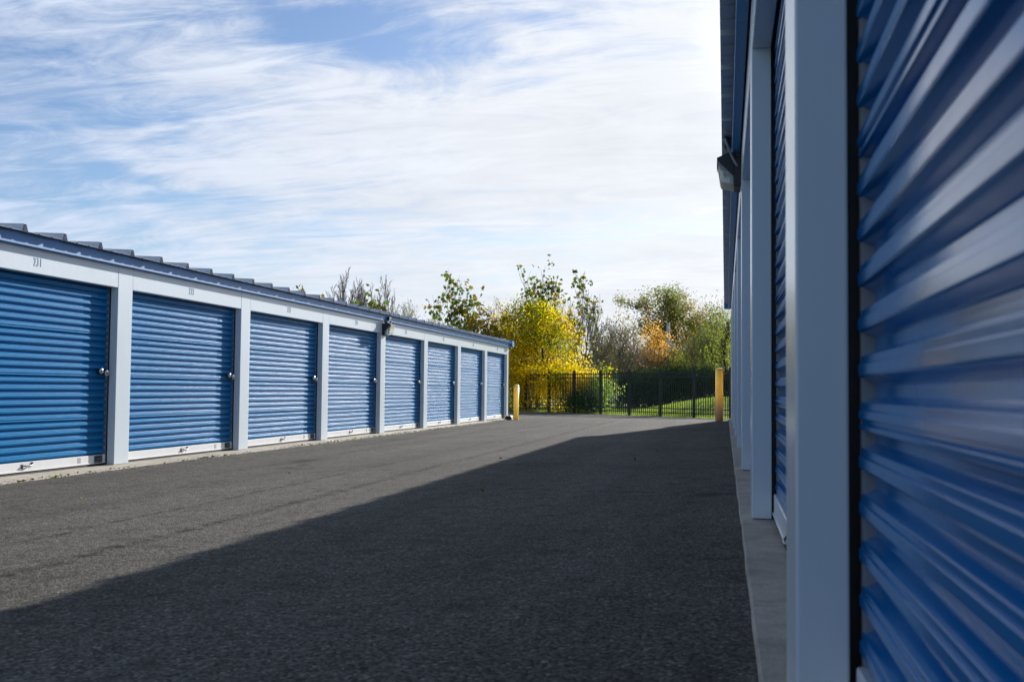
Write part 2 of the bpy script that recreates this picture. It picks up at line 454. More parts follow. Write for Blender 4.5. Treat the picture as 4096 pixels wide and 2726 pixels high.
WPOS = {}
def put(name, me, parent=None, loc=(0, 0, 0), **props):
    """links a mesh (or None for an Empty) at a world location under a parent"""
    o = bpy.data.objects.new(name, me)
    COL.objects.link(o)
    base = WPOS[parent.name] if parent else (0, 0, 0)
    o.location = (loc[0]-base[0], loc[1]-base[1], loc[2]-base[2])
    if parent: o.parent = parent
    WPOS[o.name] = tuple(loc)
    for k, v in props.items(): o[k] = v
    return o
def part(name, mb, mat, parent, smooth=False, origin=None, **props):
    o = origin or (WPOS[parent.name] if parent else (0, 0, 0))
    return put(name, mb.mesh(name, mat, o, smooth), parent, o, **props)
def thing(name, label, cat, loc, group=None):
    o = put(name, None, None, loc, label=label, category=cat)
    o.empty_display_size = 0.2
    if group: o['group'] = group
    return o

def sstep(a, b, x):
    t = min(1.0, max(0.0, (x-a)/(b-a))); return t*t*(3-2*t)

# ------------------------------------------------------------------ terrain
FX, FY = -1.13, 40.21                    # a fence post; the fence runs along E, N points away from the yard
E_ = (-0.681, 0.733); N_ = (0.733, 0.681)
def to_uv(x, y): return (x-FX)*E_[0]+(y-FY)*E_[1], (x-FX)*N_[0]+(y-FY)*N_[1]
def to_xy(u, v): return FX+u*E_[0]+v*N_[0], FY+u*E_[1]+v*N_[1]
def paved_z(x, y):
    u, v = to_uv(x, y)
    p = -0.035+(min(max(x, -6.7), 0.11)+6.6)*0.0452
    t = sstep(-10.5, -1.5, v)
    return p*(1-t)-0.06*t
def ground_z(x, y):
    u, v = to_uv(x, y)
    if v < 0: return paved_z(x, y)
    m_ = sstep(-5.0, 0.2, x)*0.66*sstep(0.6, 6.5, v)
    far = sstep(14, 60, v)*0.4
    return -0.06+m_+far

def grid_mesh(us, vs, fz, name, mat, structure=True):
    mb = MB()
    for v in vs:
        for u in us:
            x, y = to_xy(u, v); mb.v.append((x, y, fz(x, y, u, v)))
    n = len(us)
    for j in range(len(vs)-1):
        for i in range(n-1):
            mb.f.append((j*n+i, (j+1)*n+i, (j+1)*n+i+1, j*n+i+1))
    o = put(name, mb.mesh(name, mat, smooth=True))
    o['kind'] = 'structure'
    return o
def spread(lo, hi, fine_lo, fine_hi, step, growth=1.5):
    c = list(np.arange(fine_lo, fine_hi+1e-6, step)); s = step
    x = fine_hi
    while x < hi: s *= growth; x += s; c.append(min(x, hi))
    x = fine_lo; s = step
    while x > lo: s *= growth; x -= s; c.insert(0, max(x, lo))
    return c
def terr(x, y, u, v):
    if v < -0.1: return paved_z(x, y)-0.25
    return ground_z(x, y)+0.03*(mnoise.noise((x*0.9, y*0.9, 0)))*sstep(0.3, 2, v)-0.008
grid_mesh(spread(-900, 900, -30, 40, 1.0), [-900, -300, -60, -20, -6, -0.6, 0.04]+spread(0.3, 1200, 0.3, 16, 0.4)[0:], terr, 'ground', M['grass'])
def pav(x, y, u, v):
    return paved_z(x, y)+0.006*mnoise.noise((x*0.7, y*0.35, 3.1))+(0.05*mnoise.noise((u*1.3, 0, 0)) if v > 0.1 else 0)
vsl = list(np.arange(-46, -0.2, 0.7))+[-0.1, 0.12]
usl = list(np.arange(-42, 46, 0.7))
pavement = grid_mesh(usl, vsl, pav, 'pavement', M['asphalt'])

# ------------------------------------------------------------------ storage buildings
PITCH = 3.2; PIL = 0.309; DEP = 0.09; CUR = 0.104      # bay, pillar width, pillar depth, distance of the curtain face behind the pillar face
RIB = 0.0785
# one slat of the door curtain, from its lower lip up: (distance behind the outermost face, height)
def bead(d, z, r=0.0016): return [(d, z-0.0006)]+[(d+r-r*math.cos(a), z+r*math.sin(a)) for a in [math.radians(13*k) for k in range(6)]]
TOP = bead(0.0, 0.0440)+[(0.0037, 0.0466), (0.0040, 0.0468), (0.0040, 0.0487)]+bead(0.0040, 0.0575)+[(0.0240, 0.0676), (0.0268, 0.0686), (0.0270, 0.0690), (0.0270, RIB)]
SLAT = [(0.0270, 0.0), (0.0268, 0.0085), (0.0245, 0.0120), (0.0060, 0.0215), (0.0020, 0.0240), (0.0, 0.0275), (0.0, 0.0281)]+TOP
SEAM = [(0.0270, 0.0), (0.0268, 0.0045), (0.0230, 0.0080), (0.0050, 0.0115), (0.0020, 0.0130)]+bead(0.0015, 0.0190)+[(0.0062, 0.0240), (0.0062, 0.0290), (0.0012, 0.0312), (0.0, 0.0322), (0.0, 0.0330)]+TOP

def text_mesh(txt, h, o):
    """thin raised digits facing along o (+1: +X, -1: -X), centred, in the YZ plane"""
    cu = bpy.data.curves.new('digits', 'FONT'); cu.body = txt; cu.size = h*1.38; cu.align_x = 'CENTER'; cu.extrude = 0.0008; cu.offset = 0.0010
    cu.space_character = 1.3
    ob = bpy.data.objects.new('digits', cu); COL.objects.link(ob)
    dg = bpy.context.evaluated_depsgraph_get()
    me = bpy.data.meshes.new_from_object(ob.evaluated_get(dg))
    bpy.data.objects.remove(ob); bpy.data.curves.remove(cu)
    for v in me.vertices:
        x, y, z = v.co
        v.co = (o*(z+0.0008), o*x*0.62, y-h/2)
    me.materials.clear(); me.materials.append(M['number'])
    return me

def building(o, X0, ZB, bays, y_first, hz, f0, f1, y_end, numbers, label, depth):
    """o: outward direction (+1 faces +X); bays: list of pillar positions; hz: door head; f0, f1: fascia bottom and roof edge"""
    ys = [y_first+PITCH*i for i in range(bays+1)]
    ymid = (ys[0]+ys[-1])/2
    base = (X0-o*0.3, ymid, ZB)
    root = thing('storage_building', label, 'storage building', base, 'storage unit buildings along the lane')
    X = lambda d: X0+o*d                       # d: distance out from the pillar faces
    y_a = ys[0]
    # slab with a ragged outer edge where the asphalt was laid against it
    mb = MB()
    ed = 0.205 if o > 0 else 0.045
    n = int((y_end+0.05-y_a)/0.18)
    top = []
    for i in range(n+1):
        y = y_a+(y_end+0.05-y_a)*i/n
        e = ed+(0.03 if o > 0 else 0.006)*mnoise.noise((y*1.7, 5.0*o, 0))+(0.016 if o > 0 else 0.003)*mnoise.noise((y*6.0, 1.0*o, 0))
        top.append((X(e), y))
    for i in range(n):
        (xa, ya), (xb, yb) = top[i], top[i+1]
        dz = -0.026 if o > 0 else -0.004
        mb.add([(X(-depth), ya, ZB-0.003), (X(-0.0), ya, ZB-0.003), (xa, ya, ZB+dz), (xa+o*0.006, ya, ZB+dz-0.012), (xa+o*0.008, ya, ZB-0.3),
                (X(-depth), yb, ZB-0.003), (X(-0.0), yb, ZB-0.003), (xb, yb, ZB+dz), (xb+o*0.006, yb, ZB+dz-0.012), (xb+o*0.008, yb, ZB-0.3)],
               [(0, 1, 6, 5), (1, 2, 7, 6), (2, 3, 8, 7), (3, 4, 9, 8)])
    part('concrete_slab', mb, M['concrete'], root)
    # pillars
    for i, y in enumerate(ys):
        w = PIL if i < bays else max(0.2, y_end-y)
        mb = MB().bbox((X(0), y+0.001, ZB), (X(-DEP), y+w-0.001, ZB+f0+0.06), 0.005, 2)
        part('pillar', mb, M['white'], root)
        mb = MB().box((X(-DEP-0.002), y+0.06, ZB), (X(-0.2), y+w-0.06, ZB+f0))  # core coloured black so the gap behind the pillar reads as shade
        part('jamb_core', mb, M['black'], root)
    # headers, one per bay
    for i in range(bays):
        a, b = ys[i]+PIL+0.001, ys[i+1]-0.001
        mb = MB().bbox((X(-0.001), a, ZB+hz), (X(-DEP), b, ZB+f0+0.06), 0.004)
        part('header_panel', mb, M['white'], root)
    # back and end walls, far enough in to keep the rooms dark
    zt = f1+0.05
    mb = MB().box((X(-depth), y_a, ZB), (X(-depth+0.1), y_end, ZB+zt)); part('back_wall', mb, M['white'], root)
    for ya, yb in ((y_a-0.02, y_a+0.0), (y_end-0.02, y_end)):
        mb = MB().box((X(-DEP-0.004), ya, ZB), (X(-depth), yb, ZB+zt+0.1)); part('end_wall', mb, M['white'], root)
    # fascia lengths: a bent sheet with a lower return
    pr = [(0.066, f1-0.004), (0.07, f1-0.008), (0.07, f0+0.0015), (0.0685, f0), (0.012, f0), (0.012, f0+0.004), (0.066, f0+0.006), (0.066, f1-0.004)][:-1]
    yj = ys[0]+PIL; joints = [y_a-0.05]
    while yj < y_end-2: joints.append(yj) if yj > y_a+1 else None; yj += 2*PITCH
    joints.append(y_end+0.03)
    for a, b in zip(joints[:-1], joints[1:]):
        mb = MB().prism([(X(d), ZB+z) for d, z in pr], a+0.0015, b-0.0015)
        part('fascia', mb, M['fascia'], root)
    # closure strip above the headers so no light gets in behind the fascia
    mb = MB().box((X(0.004), y_a, ZB+f0+0.062), (X(-0.2), y_end, ZB+f1-0.01)); part('closure_strip', mb, M['black'], root)
    # ribbed roof sheets
    mod = 0.645; ridge = depth/2; sl = 0.045
    prof = []
    def rib(c, wb, wt, h): return [(c-wb/2, 0), (c-wt/2, h), (c+wt/2, h), (c+wb/2, 0)]
    prof += [(0, 0)]+rib(0.11, 0.10, 0.042, 0.068)+rib(0.325, 0.05, 0.024, 0.010)+rib(0.54, 0.05, 0.024, 0.010)+[(mod-0.002, 0)]
    mb = MB()
    for d in (0.15, -ridge):
        for yy, zz in prof: mb.v.append((o*d, yy, zz+sl*(0.15-d)))
    for d in (0.15, -ridge):
        for yy, zz in prof: mb.v.append((o*d, yy, zz+sl*(0.15-d)-0.0018))
    k = len(prof)
    for i in range(k-1):
        mb.f.append((i, i+1, k+i+1, k+i)); mb.f.append((2*k+i, 3*k+i, 3*k+i+1, 2*k+i+1)); mb.f.append((i, 2*k+i, 2*k+i+1, i+1))
    # fixing screws near the eave
    for yy in (0.19, 0.46):
        for q in range(1):
            c = (o*0.10, yy, sl*0.05)
            vs = [(c[0]+0.009*math.cos(a_), c[1]+0.009*math.sin(a_), c[2]+hh) for hh in (0, 0.008) for a_ in [2*math.pi*j/6 for j in range(6)]]
            mb.add(vs, [(6, 7, 8, 9, 10, 11)]+[(j, (j+1) % 6, 6+(j+1) % 6, 6+j) for j in range(6)])
    me = mb.mesh('roof_sheet', M['roof'])
    # the ribs sit where the first one shows over the near doors
    y0 = (9.285-0.11 if o > 0 else 9.1)
    while y0 > y_a-0.05: y0 -= mod
    y = y0
    while y+mod < y_end+0.12:
        if y >= y_a-0.7: put('roof_sheet', me, root, (X0, y, ZB+f1))
        y += mod
    ylast = y
    mb = MB().prism([(X0-o*ridge, ZB+f1+sl*(0.15+ridge)), (X(-depth-0.1), ZB+f1+0.02), (X(-depth-0.1), ZB+f1), (X0-o*ridge, ZB+f1+sl*(0.15+ridge)-0.02)], y0, ylast)
    part('rear_roof', mb, M['roof'], root)
    # rake trim at the far end
    def rake(ya, yb):
        q = [(X(0.152), ZB+f0+0.012), (X(0.152), ZB+f1+0.075), (X(-ridge), ZB+f1+0.075+sl*(ridge+.15)), (X(-depth), ZB+f1+0.075), (X(-depth), ZB+f0+0.012), (X(-ridge), ZB+f0+0.012+sl*(ridge+.15))]
        return MB().prism(q, ya, yb)
    part('rake_trim', rake(ylast+0.002, y_end+0.15), M['fascia'], root)
    part('rake_trim', rake(y_a-0.14, y_a-0.08), M['fascia'], root)
    # doors
    nsl = int((hz+0.06-0.115)/RIB)+1
    slat_len = PITCH-PIL-0.03
    def slat_mesh(pr):
        mb = MB(); n = len(pr)
        for yy in (-slat_len/2, slat_len/2):
            for d, z in pr: mb.v.append((-o*d, yy, z))
        for i in range(n-1): mb.f.append((i, n+i, n+i+1, i+1) if o < 0 else (i, i+1, n+i+1, n+i))
        # folded ends, so that the sheet has thickness
        for b in (0, n):
            for d, z in ((0.033, RIB), (0.033, 0)): mb.v.append((-o*d, -slat_len/2 if b == 0 else slat_len/2, z))
        mb.f.append(tuple(range(n))+(2*n, 2*n+1)); mb.f.append(tuple(range(n, 2*n))+(2*n+2, 2*n+3))
        return mb.mesh('slat', M['blue_sunlit'] if o > 0 else M['blue'], smooth=False)
    sm, sm2 = slat_mesh(SLAT), slat_mesh(SEAM)
    for me_ in (sm, sm2):
        me_.polygons.foreach_set('use_smooth', [len(p.vertices) == 4 for p in me_.polygons]); me_.set_sharp_from_angle(angle=math.radians(22))
        me_.update()
    w = slat_len/2
    def local(mb, name, mat, smooth=False): return mb.mesh(name, mat, (0, 0, 0), smooth)
    # bottom bar: flat channel with lip and rubber
    bar = local(MB().bbox((o*0.006, -w, 0.022), (-o*0.02, w, 0.118), 0.004).bbox((o*0.012, -w, 0.022), (o*0.004, w, 0.034), 0.002), 'bottom_bar', M['bar'])
    seal = local(MB().box((o*0.002, -w, 0.002), (-o*0.014, w, 0.021)), 'rubber_seal', M['rubber'])
    guide = local(MB().box((-o*0.007, -0.028, 0.002), (-o*0.05, 0.02, hz+0.06)), 'guide_rail', M['galv'])
    lh = MB().box((o*0.0065, -0.05, 0.052), (o*0.010, -0.02, 0.098))
    lh.tube([(o*0.012, -0.035, 0.078), (o*0.030, -0.01, 0.082), (o*0.034, 0.05, 0.080), (o*0.030, 0.10, 0.086), (o*0.012, 0.125, 0.098)], 0.0065, 8)
    lh.box((o*0.0065, 0.105, 0.085), (o*0.011, 0.14, 0.112)); lh.tube([(o*0.026, 0.02, 0.078), (o*0.024, 0.05, 0.060), (o*0.026, 0.085, 0.075)], 0.005, 6)
    lift = local(lh, 'lift_handle', M['steel'])
    br = MB().bbox((o*0.0065, -0.075, 0.030), (o*0.014, 0.075, 0.112), 0.002).tube([(o*0.024, -0.06, 0.075), (o*0.024, 0.055, 0.072)], 0.010, 8)
    br.box((o*0.014, -0.01, 0.055), (o*0.036, 0.02, 0.092))
    brk = local(br, 'end_bracket', M['steel'])
    stk = local(MB().box((o*0.0062, -0.030, 0.046), (o*0.0072, 0.030, 0.104)), 'sticker', M['sticker'])
    # slide latch and round lock
    lt = MB().bbox((o*0.001, -0.075, -0.030), (o*0.008, 0.095, 0.030), 0.002).tube([(o*0.020, -0.07, 0.0), (o*0.020, 0.115, 0.0)], 0.0085, 8)
    lt.box((o*0.008, -0.03, -0.018), (o*0.026, -0.01, 0.018)).box((o*0.008, 0.055, -0.018), (o*0.026, 0.075, 0.018))
    latch = local(lt, 'latch', M['steel'])
    def disc(c, r_, th):
        mb = MB(); k = 16; prof = [(0.0, r_*0.82), (th*0.25, r_), (th*0.75, r_), (th, r_*0.8), (th*1.1, r_*0.4)]
        for d, rr in prof:
            for j in range(k):
                a_ = 2*math.pi*j/k; mb.v.append((c[0]+o*d, c[1]+rr*math.cos(a_), c[2]+rr*math.sin(a_)))
        for i in range(len(prof)-1):
            for j in range(k): mb.f.append((i*k+j, i*k+(j+1) % k, (i+1)*k+(j+1) % k, (i+1)*k+j))
        mb.f.append(tuple(range(k))); mb.f.append(tuple((len(prof)-1)*k+j for j in range(k)))
        return mb
    ld = disc((o*0.022, -0.045, 0.010), 0.034, 0.030); d2 = disc((o*0.022, 0.062, -0.010), 0.038, 0.034); ld.add(d2.v, d2.f)
    lock = local(ld, 'lock_disc', M['chrome'], True)
    for i in range(bays):
        a, b = ys[i]+PIL, ys[i+1]
        yc = (a+b)/2
        px = X(-CUR)
        door = put('roll_up_door', None, root, (px, yc, ZB))
        for k in range(nsl):
            put('slat', sm2 if k % 6 == 5 else sm, door, (px, yc+R.uniform(-.0015, .0015), ZB+0.116+k*RIB))
        put('bottom_bar', bar, door, (px, yc, ZB)); put('rubber_seal', seal, door, (px, yc, ZB))
        for yy in (a+0.0, b-0.0): put('guide_rail', guide, door, (px, yy, ZB))
        put('lift_handle', lift, door, (px, yc+R.uniform(-.02, .02), ZB))
        L_ = (lambda q: b-q) if o > 0 else (lambda q: a+q)       # the latch side is on the right as one faces the door
        put('end_bracket', brk, door, (px, L_(0.16), ZB))
        put('sticker', stk, door, (px, L_(0.52), ZB))
        put('latch', latch, door, (px, L_(0.15), ZB+1.045)); put('lock_disc', lock, door, (px, L_(0.15), ZB+1.045))
        if numbers:
            nm = str(numbers+i)
            put('unit_number', text_mesh(nm, 0.088, o), root, (X(0.0005), yc-0.03, ZB+2.126), label='unit number %s in blue grey digits' % nm)
    return root

XL, YL = -6.7914, 11.1884
XR, YR, ZR = 0.1212, 1.9634, 0.2983
left = building(1, XL, 0.0, 9, YL-2*PITCH, 2.007, 2.255, 2.375, 33.84, 230,
                'storage building numbered 231 onwards, its row of blue roll-up doors in full sunlight', 9.0)
right = building(-1, XR, ZR, 8, YR-PITCH, 2.2026, 2.44, 2.56, 24.62, 0,
                 'storage building close beside the camera, blue roll-up doors and pale posts in shade', 9.0)

# ------------------------------------------------------------------ wall lights
def wall_light(o, X0, y, z, jy, jz, label):
    """z: underside of the lamp; jz: junction box on the fascia"""
    t_ = thing('wall_light', label, 'wall light', (X0, y, z), 'wall lights over the storage doors')
    X = lambda d: X0+o*(d+0.003)
    w = 0.14
    mb = MB().bbox((X(0), y-w, z), (X(0.055), y+w, z+0.235), 0.006, 2); part('back_box', mb, M['black'], t_)
    hood = [(0.056, 0.08), (0.056, 0.262), (0.088, 0.268), (0.182, 0.225), (0.184, 0.214)]
    mb = MB().prism([(X(d), z+h) for d, h in hood], y-w-0.004, y-w+0.008).prism([(X(d), z+h) for d, h in hood], y+w-0.008, y+w+0.004)
    mb.prism([(X(d), z+h) for d, h in [(0.05, 0.24), (0.056, 0.262), (0.088, 0.268), (0.182, 0.225), (0.184, 0.165), (0.180, 0.165), (0.178, 0.219), (0.088, 0.260), (0.06, 0.25)]], y-w+0.0085, y+w-0.0085)
    part('hood', mb, M['black'], t_)
    gl = [(0.057, 0.012), (0.150, 0.030), (0.177, 0.200), (0.17, 0.215)]
    mb = MB()
    k = len(gl)
    for off, yy in ((0, w-0.012), (0.004, w-0.016)):
        pass
    mb.prism([(X(d), z+h) for d, h in [(0.057, 0.012), (0.152, 0.030), (0.1775, 0.205), (0.1715, 0.207), (0.147, 0.036), (0.057, 0.018)]], y-w+0.010, y+w-0.010)
    for yy in (y-w+0.010, y+w-0.014):
        mb.prism([(X(d), z+h) for d, h in [(0.0575, 0.019), (0.1465, 0.037), (0.171, 0.206), (0.0575, 0.09)]], yy+0.0005, yy+0.0035)
    for q in range(9):
        h = 0.045+q*0.018; d = 0.152+(0.1775-0.152)*(h-0.03)/0.175
        mb.box((X(d-0.001), y-w+0.012, z+h), (X(d+0.004), y+w-0.012, z+h+0.006))
    part('lens', mb, M['glass'], t_)
    mb = MB().prism([(X(d), z+h) for d, h in [(0.062, 0.03), (0.085, 0.05), (0.10, 0.19), (0.062, 0.21)]], y-w+0.03, y+w-0.03); part('reflector', mb, M['reflector'], t_)
    part('bulb', MB().tube([(X(0.118), y-0.06, z+0.12), (X(0.118), y+0.05, z+0.12)], [0.022, 0.018], 10), M['bar'], t_, True)
    # junction box under the eave and a bent conduit
    mb = MB().bbox((X(0.074), jy-0.045, jz), (X(0.118), jy+0.045, jz+0.078), 0.004).bbox((X(0.118), jy-0.05, jz-0.004), (X(0.124), jy+0.05, jz+0.082), 0.002)
    part('junction_box', mb, M['black'], t_)
    pts = []
    a = Vector((X(0.112), jy+o*0.045, jz+0.06)); b = Vector((X(0.028), y+o*0.155, z+0.15))
    c1 = a+Vector((o*0.02, o*0.07, 0.012)); c2 = b+Vector((o*0.045, 0.0, 0.07))
    for i in range(11):
        s = i/10; pts.append(a*(1-s)**3+c1*3*s*(1-s)**2+c2*3*s*s*(1-s)+b*s**3)
    part('conduit', MB().tube(pts, 0.0105, 8), M['steel'] if o > 0 else M['galv'], t_, True)
    return t_
wall_light(1, XL, 20.98, 1.965, 20.98, 2.265, 'black wall light over the sunlit doors, its conduit looping to a small box')
wall_light(-1, XR, 8.62, ZR+2.175, 8.50, ZR+2.475, 'black wall light seen from the side under the shaded eave, above the nearer posts')

# ------------------------------------------------------------------ bollards
def bollard(x, y, z, h, r_, label, faded):
    t_ = NT('yellow_bollard_paint' + ('_faded' if faded else ''))
    v = t_.world_pos()
    n1 = t_.noise(v, 9, 5, 0.65); n2 = t_.noise(t_.world_pos((8, 8, 1.2)), 3, 4, 0.6)
    c = t_.ramp(n1, ((0.3, (0.90, 0.65, 0.16)), (0.7, (0.95, 0.73, 0.22))))
    c = t_.mix(t_.ramp(n2, ((0.55, 0.0), (0.72, 0.7))), c, (0.80, 0.58, 0.12))
    if faded:
        g = t_.n('ShaderNodeNewGeometry'); sp = t_.n('ShaderNodeSeparateXYZ'); t_.l(g.outputs['Position'], sp.inputs[0])
        hh = t_.math('ADD', sp.outputs['Z'], t_.math('MULTIPLY', t_.math('SUBTRACT', n2, 0.5), 0.5))
        f = t_.ramp(t_.math('DIVIDE', t_.math('SUBTRACT', hh, z), h), ((0.15, 0.85), (0.5, 0.0)))
        c = t_.mix(f, c, (0.50, 0.42, 0.33))
    # hollow plastic sleeve: sunlight from behind glows through it, less where it is caked with dirt
    t_.set(Base_Color=c, Roughness=0.42, Subsurface_Weight=t_.math('SUBTRACT', 1.0, t_.math('MULTIPLY', f, 0.8)) if faded else 0.95)
    t_.b.inputs['Subsurface Radius'].default_value = (1.0, 0.66, 0.22); t_.b.inputs['Subsurface Scale'].default_value = 0.4
    o = thing('bollard', label, 'bollard', (x, y, z), 'yellow pipe bollards at the building corners')
    prof = [(r_, -0.1), (r_, h-r_*0.62)]
    part('bollard_pipe', MB().lathe(prof, (x, y, z), 32), t_.m, o, True)
    cap = [(r_*1.02, h-r_*0.62)]+[(max(0.001, r_*1.02*math.cos(a)), h-r_*0.62+r_*0.62*math.sin(a)) for a in [math.pi/2*k/8 for k in range(1, 9)]]
    part('domed_cap', MB().lathe(cap, (x, y, z), 32), t_.m, o, True)
    return o
bollard(-6.31, 32.7, -0.02, 1.09, 0.079, 'yellow bollard at the far corner of the sunlit storage building', False)
bollard(-0.13, 23.92, 0.255, 1.16, 0.083, 'yellow bollard faded to grey below, at the corner of the shaded building', True)

# small black box on the ground at the far corner
bx = thing('bait_box', 'small black plastic box on the ground beside the far yellow bollard', 'box', (-6.62, 33.1, -0.03))
part('box_body', MB().prism([(-6.72, -0.03), (-6.70, 0.055), (-6.68, 0.07), (-6.53, 0.07), (-6.51, 0.055), (-6.49, -0.03)], 32.98, 33.22), M['rubber'], bx)
part('box_lid', MB().prism([(-6.69, 0.0705), (-6.67, 0.092), (-6.54, 0.092), (-6.52, 0.0705)], 32.99, 33.21), M['black'], bx)
part('tag', MB().box((-6.52, 32.975, -0.01), (-6.497, 32.979, 0.035)), M['bar'], bx)

# ------------------------------------------------------------------ fence
fence = thing('metal_fence', 'tall black metal picket fence across the far end of the lane', 'fence', (FX, FY, -0.06))
FS = 1.911; FH = 1.80
def fpt(u, dv=0.0): return to_xy(u, dv)
def obox(mb, u0, u1, v0, v1, z0, z1):
    q = [to_xy(u, v) for u, v in ((u0, v0), (u1, v0), (u1, v1), (u0, v1))]
    mb.add([(x, y, z0) for x, y in q]+[(x, y, z1) for x, y in q], [(0,3,2,1),(4,5,6,7),(0,1,5,4),(1,2,6,5),(2,3,7,6),(3,0,4,7)])
    return mb
pm = MB(); obox(pm, -0.038, 0.038, -0.038, 0.038, -0.15, FH-0.01); obox(pm, -0.046, 0.046, -0.046, 0.046, FH-0.009, FH+0.012)
pmesh = MB(); pmesh.v = [(x-FX, y-FY, z) for x, y, z in pm.v]; pmesh.f = pm.f; post_me = pmesh.mesh('fence_post', M['fence'])
km = MB(); obox(km, -0.0115, 0.0115, -0.0115, 0.0115, 0.05, FH-0.10)
q = [to_xy(u, v) for u, v in ((-.0115, -.0115), (.0115, -.0115), (.0115, .0115), (-.0115, .0115), (0, 0))]
km.add([(x, y, FH-0.0995) for x, y in q[:4]]+[(q[4][0], q[4][1], FH-0.06)], [(0, 1, 4), (1, 2, 4), (2, 3, 4), (3, 0, 4)])
kk = MB(); kk.v = [(x-FX, y-FY, z) for x, y, z in km.v]; kk.f = km.f; pick_me = kk.mesh('picket', M['fence'])
for k in range(-3, 9):
    x, y = fpt(k*FS); zb = ground_z(x, y)
    zb = -0.06
    put('fence_post', post_me, fence, (x, y, zb))
    if k < 8:
        for zz in (0.155, 0.315, 1.49, 1.655):
            mb = obox(MB(), k*FS+0.04, (k+1)*FS-0.04, -0.019, 0.019, zb+zz-0.018, zb+zz+0.018); part('rail', mb, M['fence'], fence)
        n = 14
        for i in range(1, n+1):
            x, y = fpt(k*FS+FS*i/(n+1), R.uniform(-.002, .002))
            put('picket', pick_me, fence, (x, y, zb))

# ------------------------------------------------------------------ plants
DIAMOND = [(0, -0.5), (0.24, -0.1), (0.16, 0.22), (0, 0.5), (-0.16, 0.22), (-0.24, -0.1)]
SLIM = [(0, -0.5), (0.13, 0), (0, 0.5), (-0.13, 0)]
LOBED = [(0, -0.5), (0.12, -0.28), (0.46, -0.22), (0.30, 0.0), (0.50, 0.22), (0.2, 0.2), (0, 0.5), (-0.2, 0.2), (-0.50, 0.22), (-0.30, 0.0), (-0.46, -0.22), (-0.12, -0.28)]
def leaves_mesh(name, P, size, shape, mat, origin, jit=0.35, droop=0.0, fold=0.25, rng=NR):
    """one polygon per leaf at the points P, turned at random"""
    P = np.asarray(P, float); n = len(P)
    a = rng.normal(size=(n, 3)); a[:, 2] -= droop; a /= np.linalg.norm(a, axis=1)[:, None]
    b = rng.normal(size=(n, 3)); b -= (b*a).sum(1)[:, None]*a; b /= np.linalg.norm(b, axis=1)[:, None]
    c = np.cross(a, b)
    s = size*(1+jit*rng.uniform(-1, 1, n))
    sh = np.array(shape); k = len(sh)
    V = P[:, None, :]+s[:, None, None]*(sh[None, :, 0, None]*b[:, None, :]+sh[None, :, 1, None]*a[:, None, :]+fold*np.abs(sh[None, :, 0, None])*c[:, None, :])
    V = V.reshape(-1, 3)-np.array(origin)
    me = bpy.data.meshes.new(name)
    me.vertices.add(len(V)); me.vertices.foreach_set('co', V.ravel())
    me.loops.add(n*k); me.loops.foreach_set('vertex_index', np.arange(n*k))
    me.polygons.add(n); me.polygons.foreach_set('loop_start', np.arange(n)*k); me.polygons.foreach_set('loop_total', np.full(n, k))
    me.materials.append(mat); me.update(calc_edges=True)
    return me

def grow(rng, h, spread_, levels, kids, trunk_frac=0.3, up_pull=0.25, wob=0.12, stems=1, lean=(0, 0), ang=(0.5, 0.9), taper=0.62, r0=0.06, stem_fan=0.25, first=0.25):
    """branch polylines [(points, radii, level)] of a plant rooted at the origin, then fitted to height h and width spread_"""
    out = []
    def branch(p, d, L, r_, lv):
        nseg = (7, 6, 5, 4, 3)[min(lv, 4)]
        pts = [p.copy()]; rad = [r_]
        d = d.copy()
        for i in range(nseg):
            d = d+Vector((rng.gauss(0, wob), rng.gauss(0, wob), rng.gauss(0, wob)*0.6+up_pull*0.22)); d.normalize()
            p = p+d*L/nseg
            pts.append(p.copy()); rad.append(r_*(1-(1-0.32)*(i+1)/nseg))
        out.append((pts, rad, lv))
        if lv >= levels: return
        nk = kids[min(lv, len(kids)-1)]
        for j in range(nk):
            t0 = first if lv == 0 else 0.2
            s = t0+(1-t0)*(j+rng.uniform(0.1, 0.9))/nk
            i = min(int(s*nseg), nseg-1); f = s*nseg-i
            q = pts[i].lerp(pts[i+1], f); dd = (pts[i+1]-pts[i]).normalized()
            ax = dd.orthogonal().normalized(); ax.rotate(Matrix.Rotation(rng.uniform(0, 2*math.pi), 3, dd))
            nd = dd.copy(); nd.rotate(Matrix.Rotation(rng.uniform(*ang), 3, ax))
            branch(q, nd, L*taper*(1.1-0.5*s if lv == 0 else 1.0-0.25*s)*rng.uniform(0.75, 1.15), max(0.0035, rad[i]*0.55), lv+1)
    for s_ in range(stems):
        a = 2*math.pi*(s_+rng.uniform(-.3, .3))/max(stems, 1)
        f = stem_fan if stems > 1 else 0
        d = Vector((math.cos(a)*f*rng.uniform(.4, 1.2)+lean[0], math.sin(a)*f*rng.uniform(.4, 1.2)+lean[1], 1)).normalized()
        branch(Vector((math.cos(a)*0.06*(stems > 1), math.sin(a)*0.06*(stems > 1), 0)), d, 1.0*rng.uniform(0.85, 1.05), r0, 0)
    zmax = max(p.z for b in out for p in b[0])
    xm = np.array([(p.x, p.y) for b in out for p in b[0]])
    wx = max(0.05, np.percentile(np.abs(xm), 97))
    sx, sz = spread_/2/wx, h/zmax
    for pts, rad, lv in out:
        for p in pts: p.x *= sx; p.y *= sx; p.z *= sz
    return out

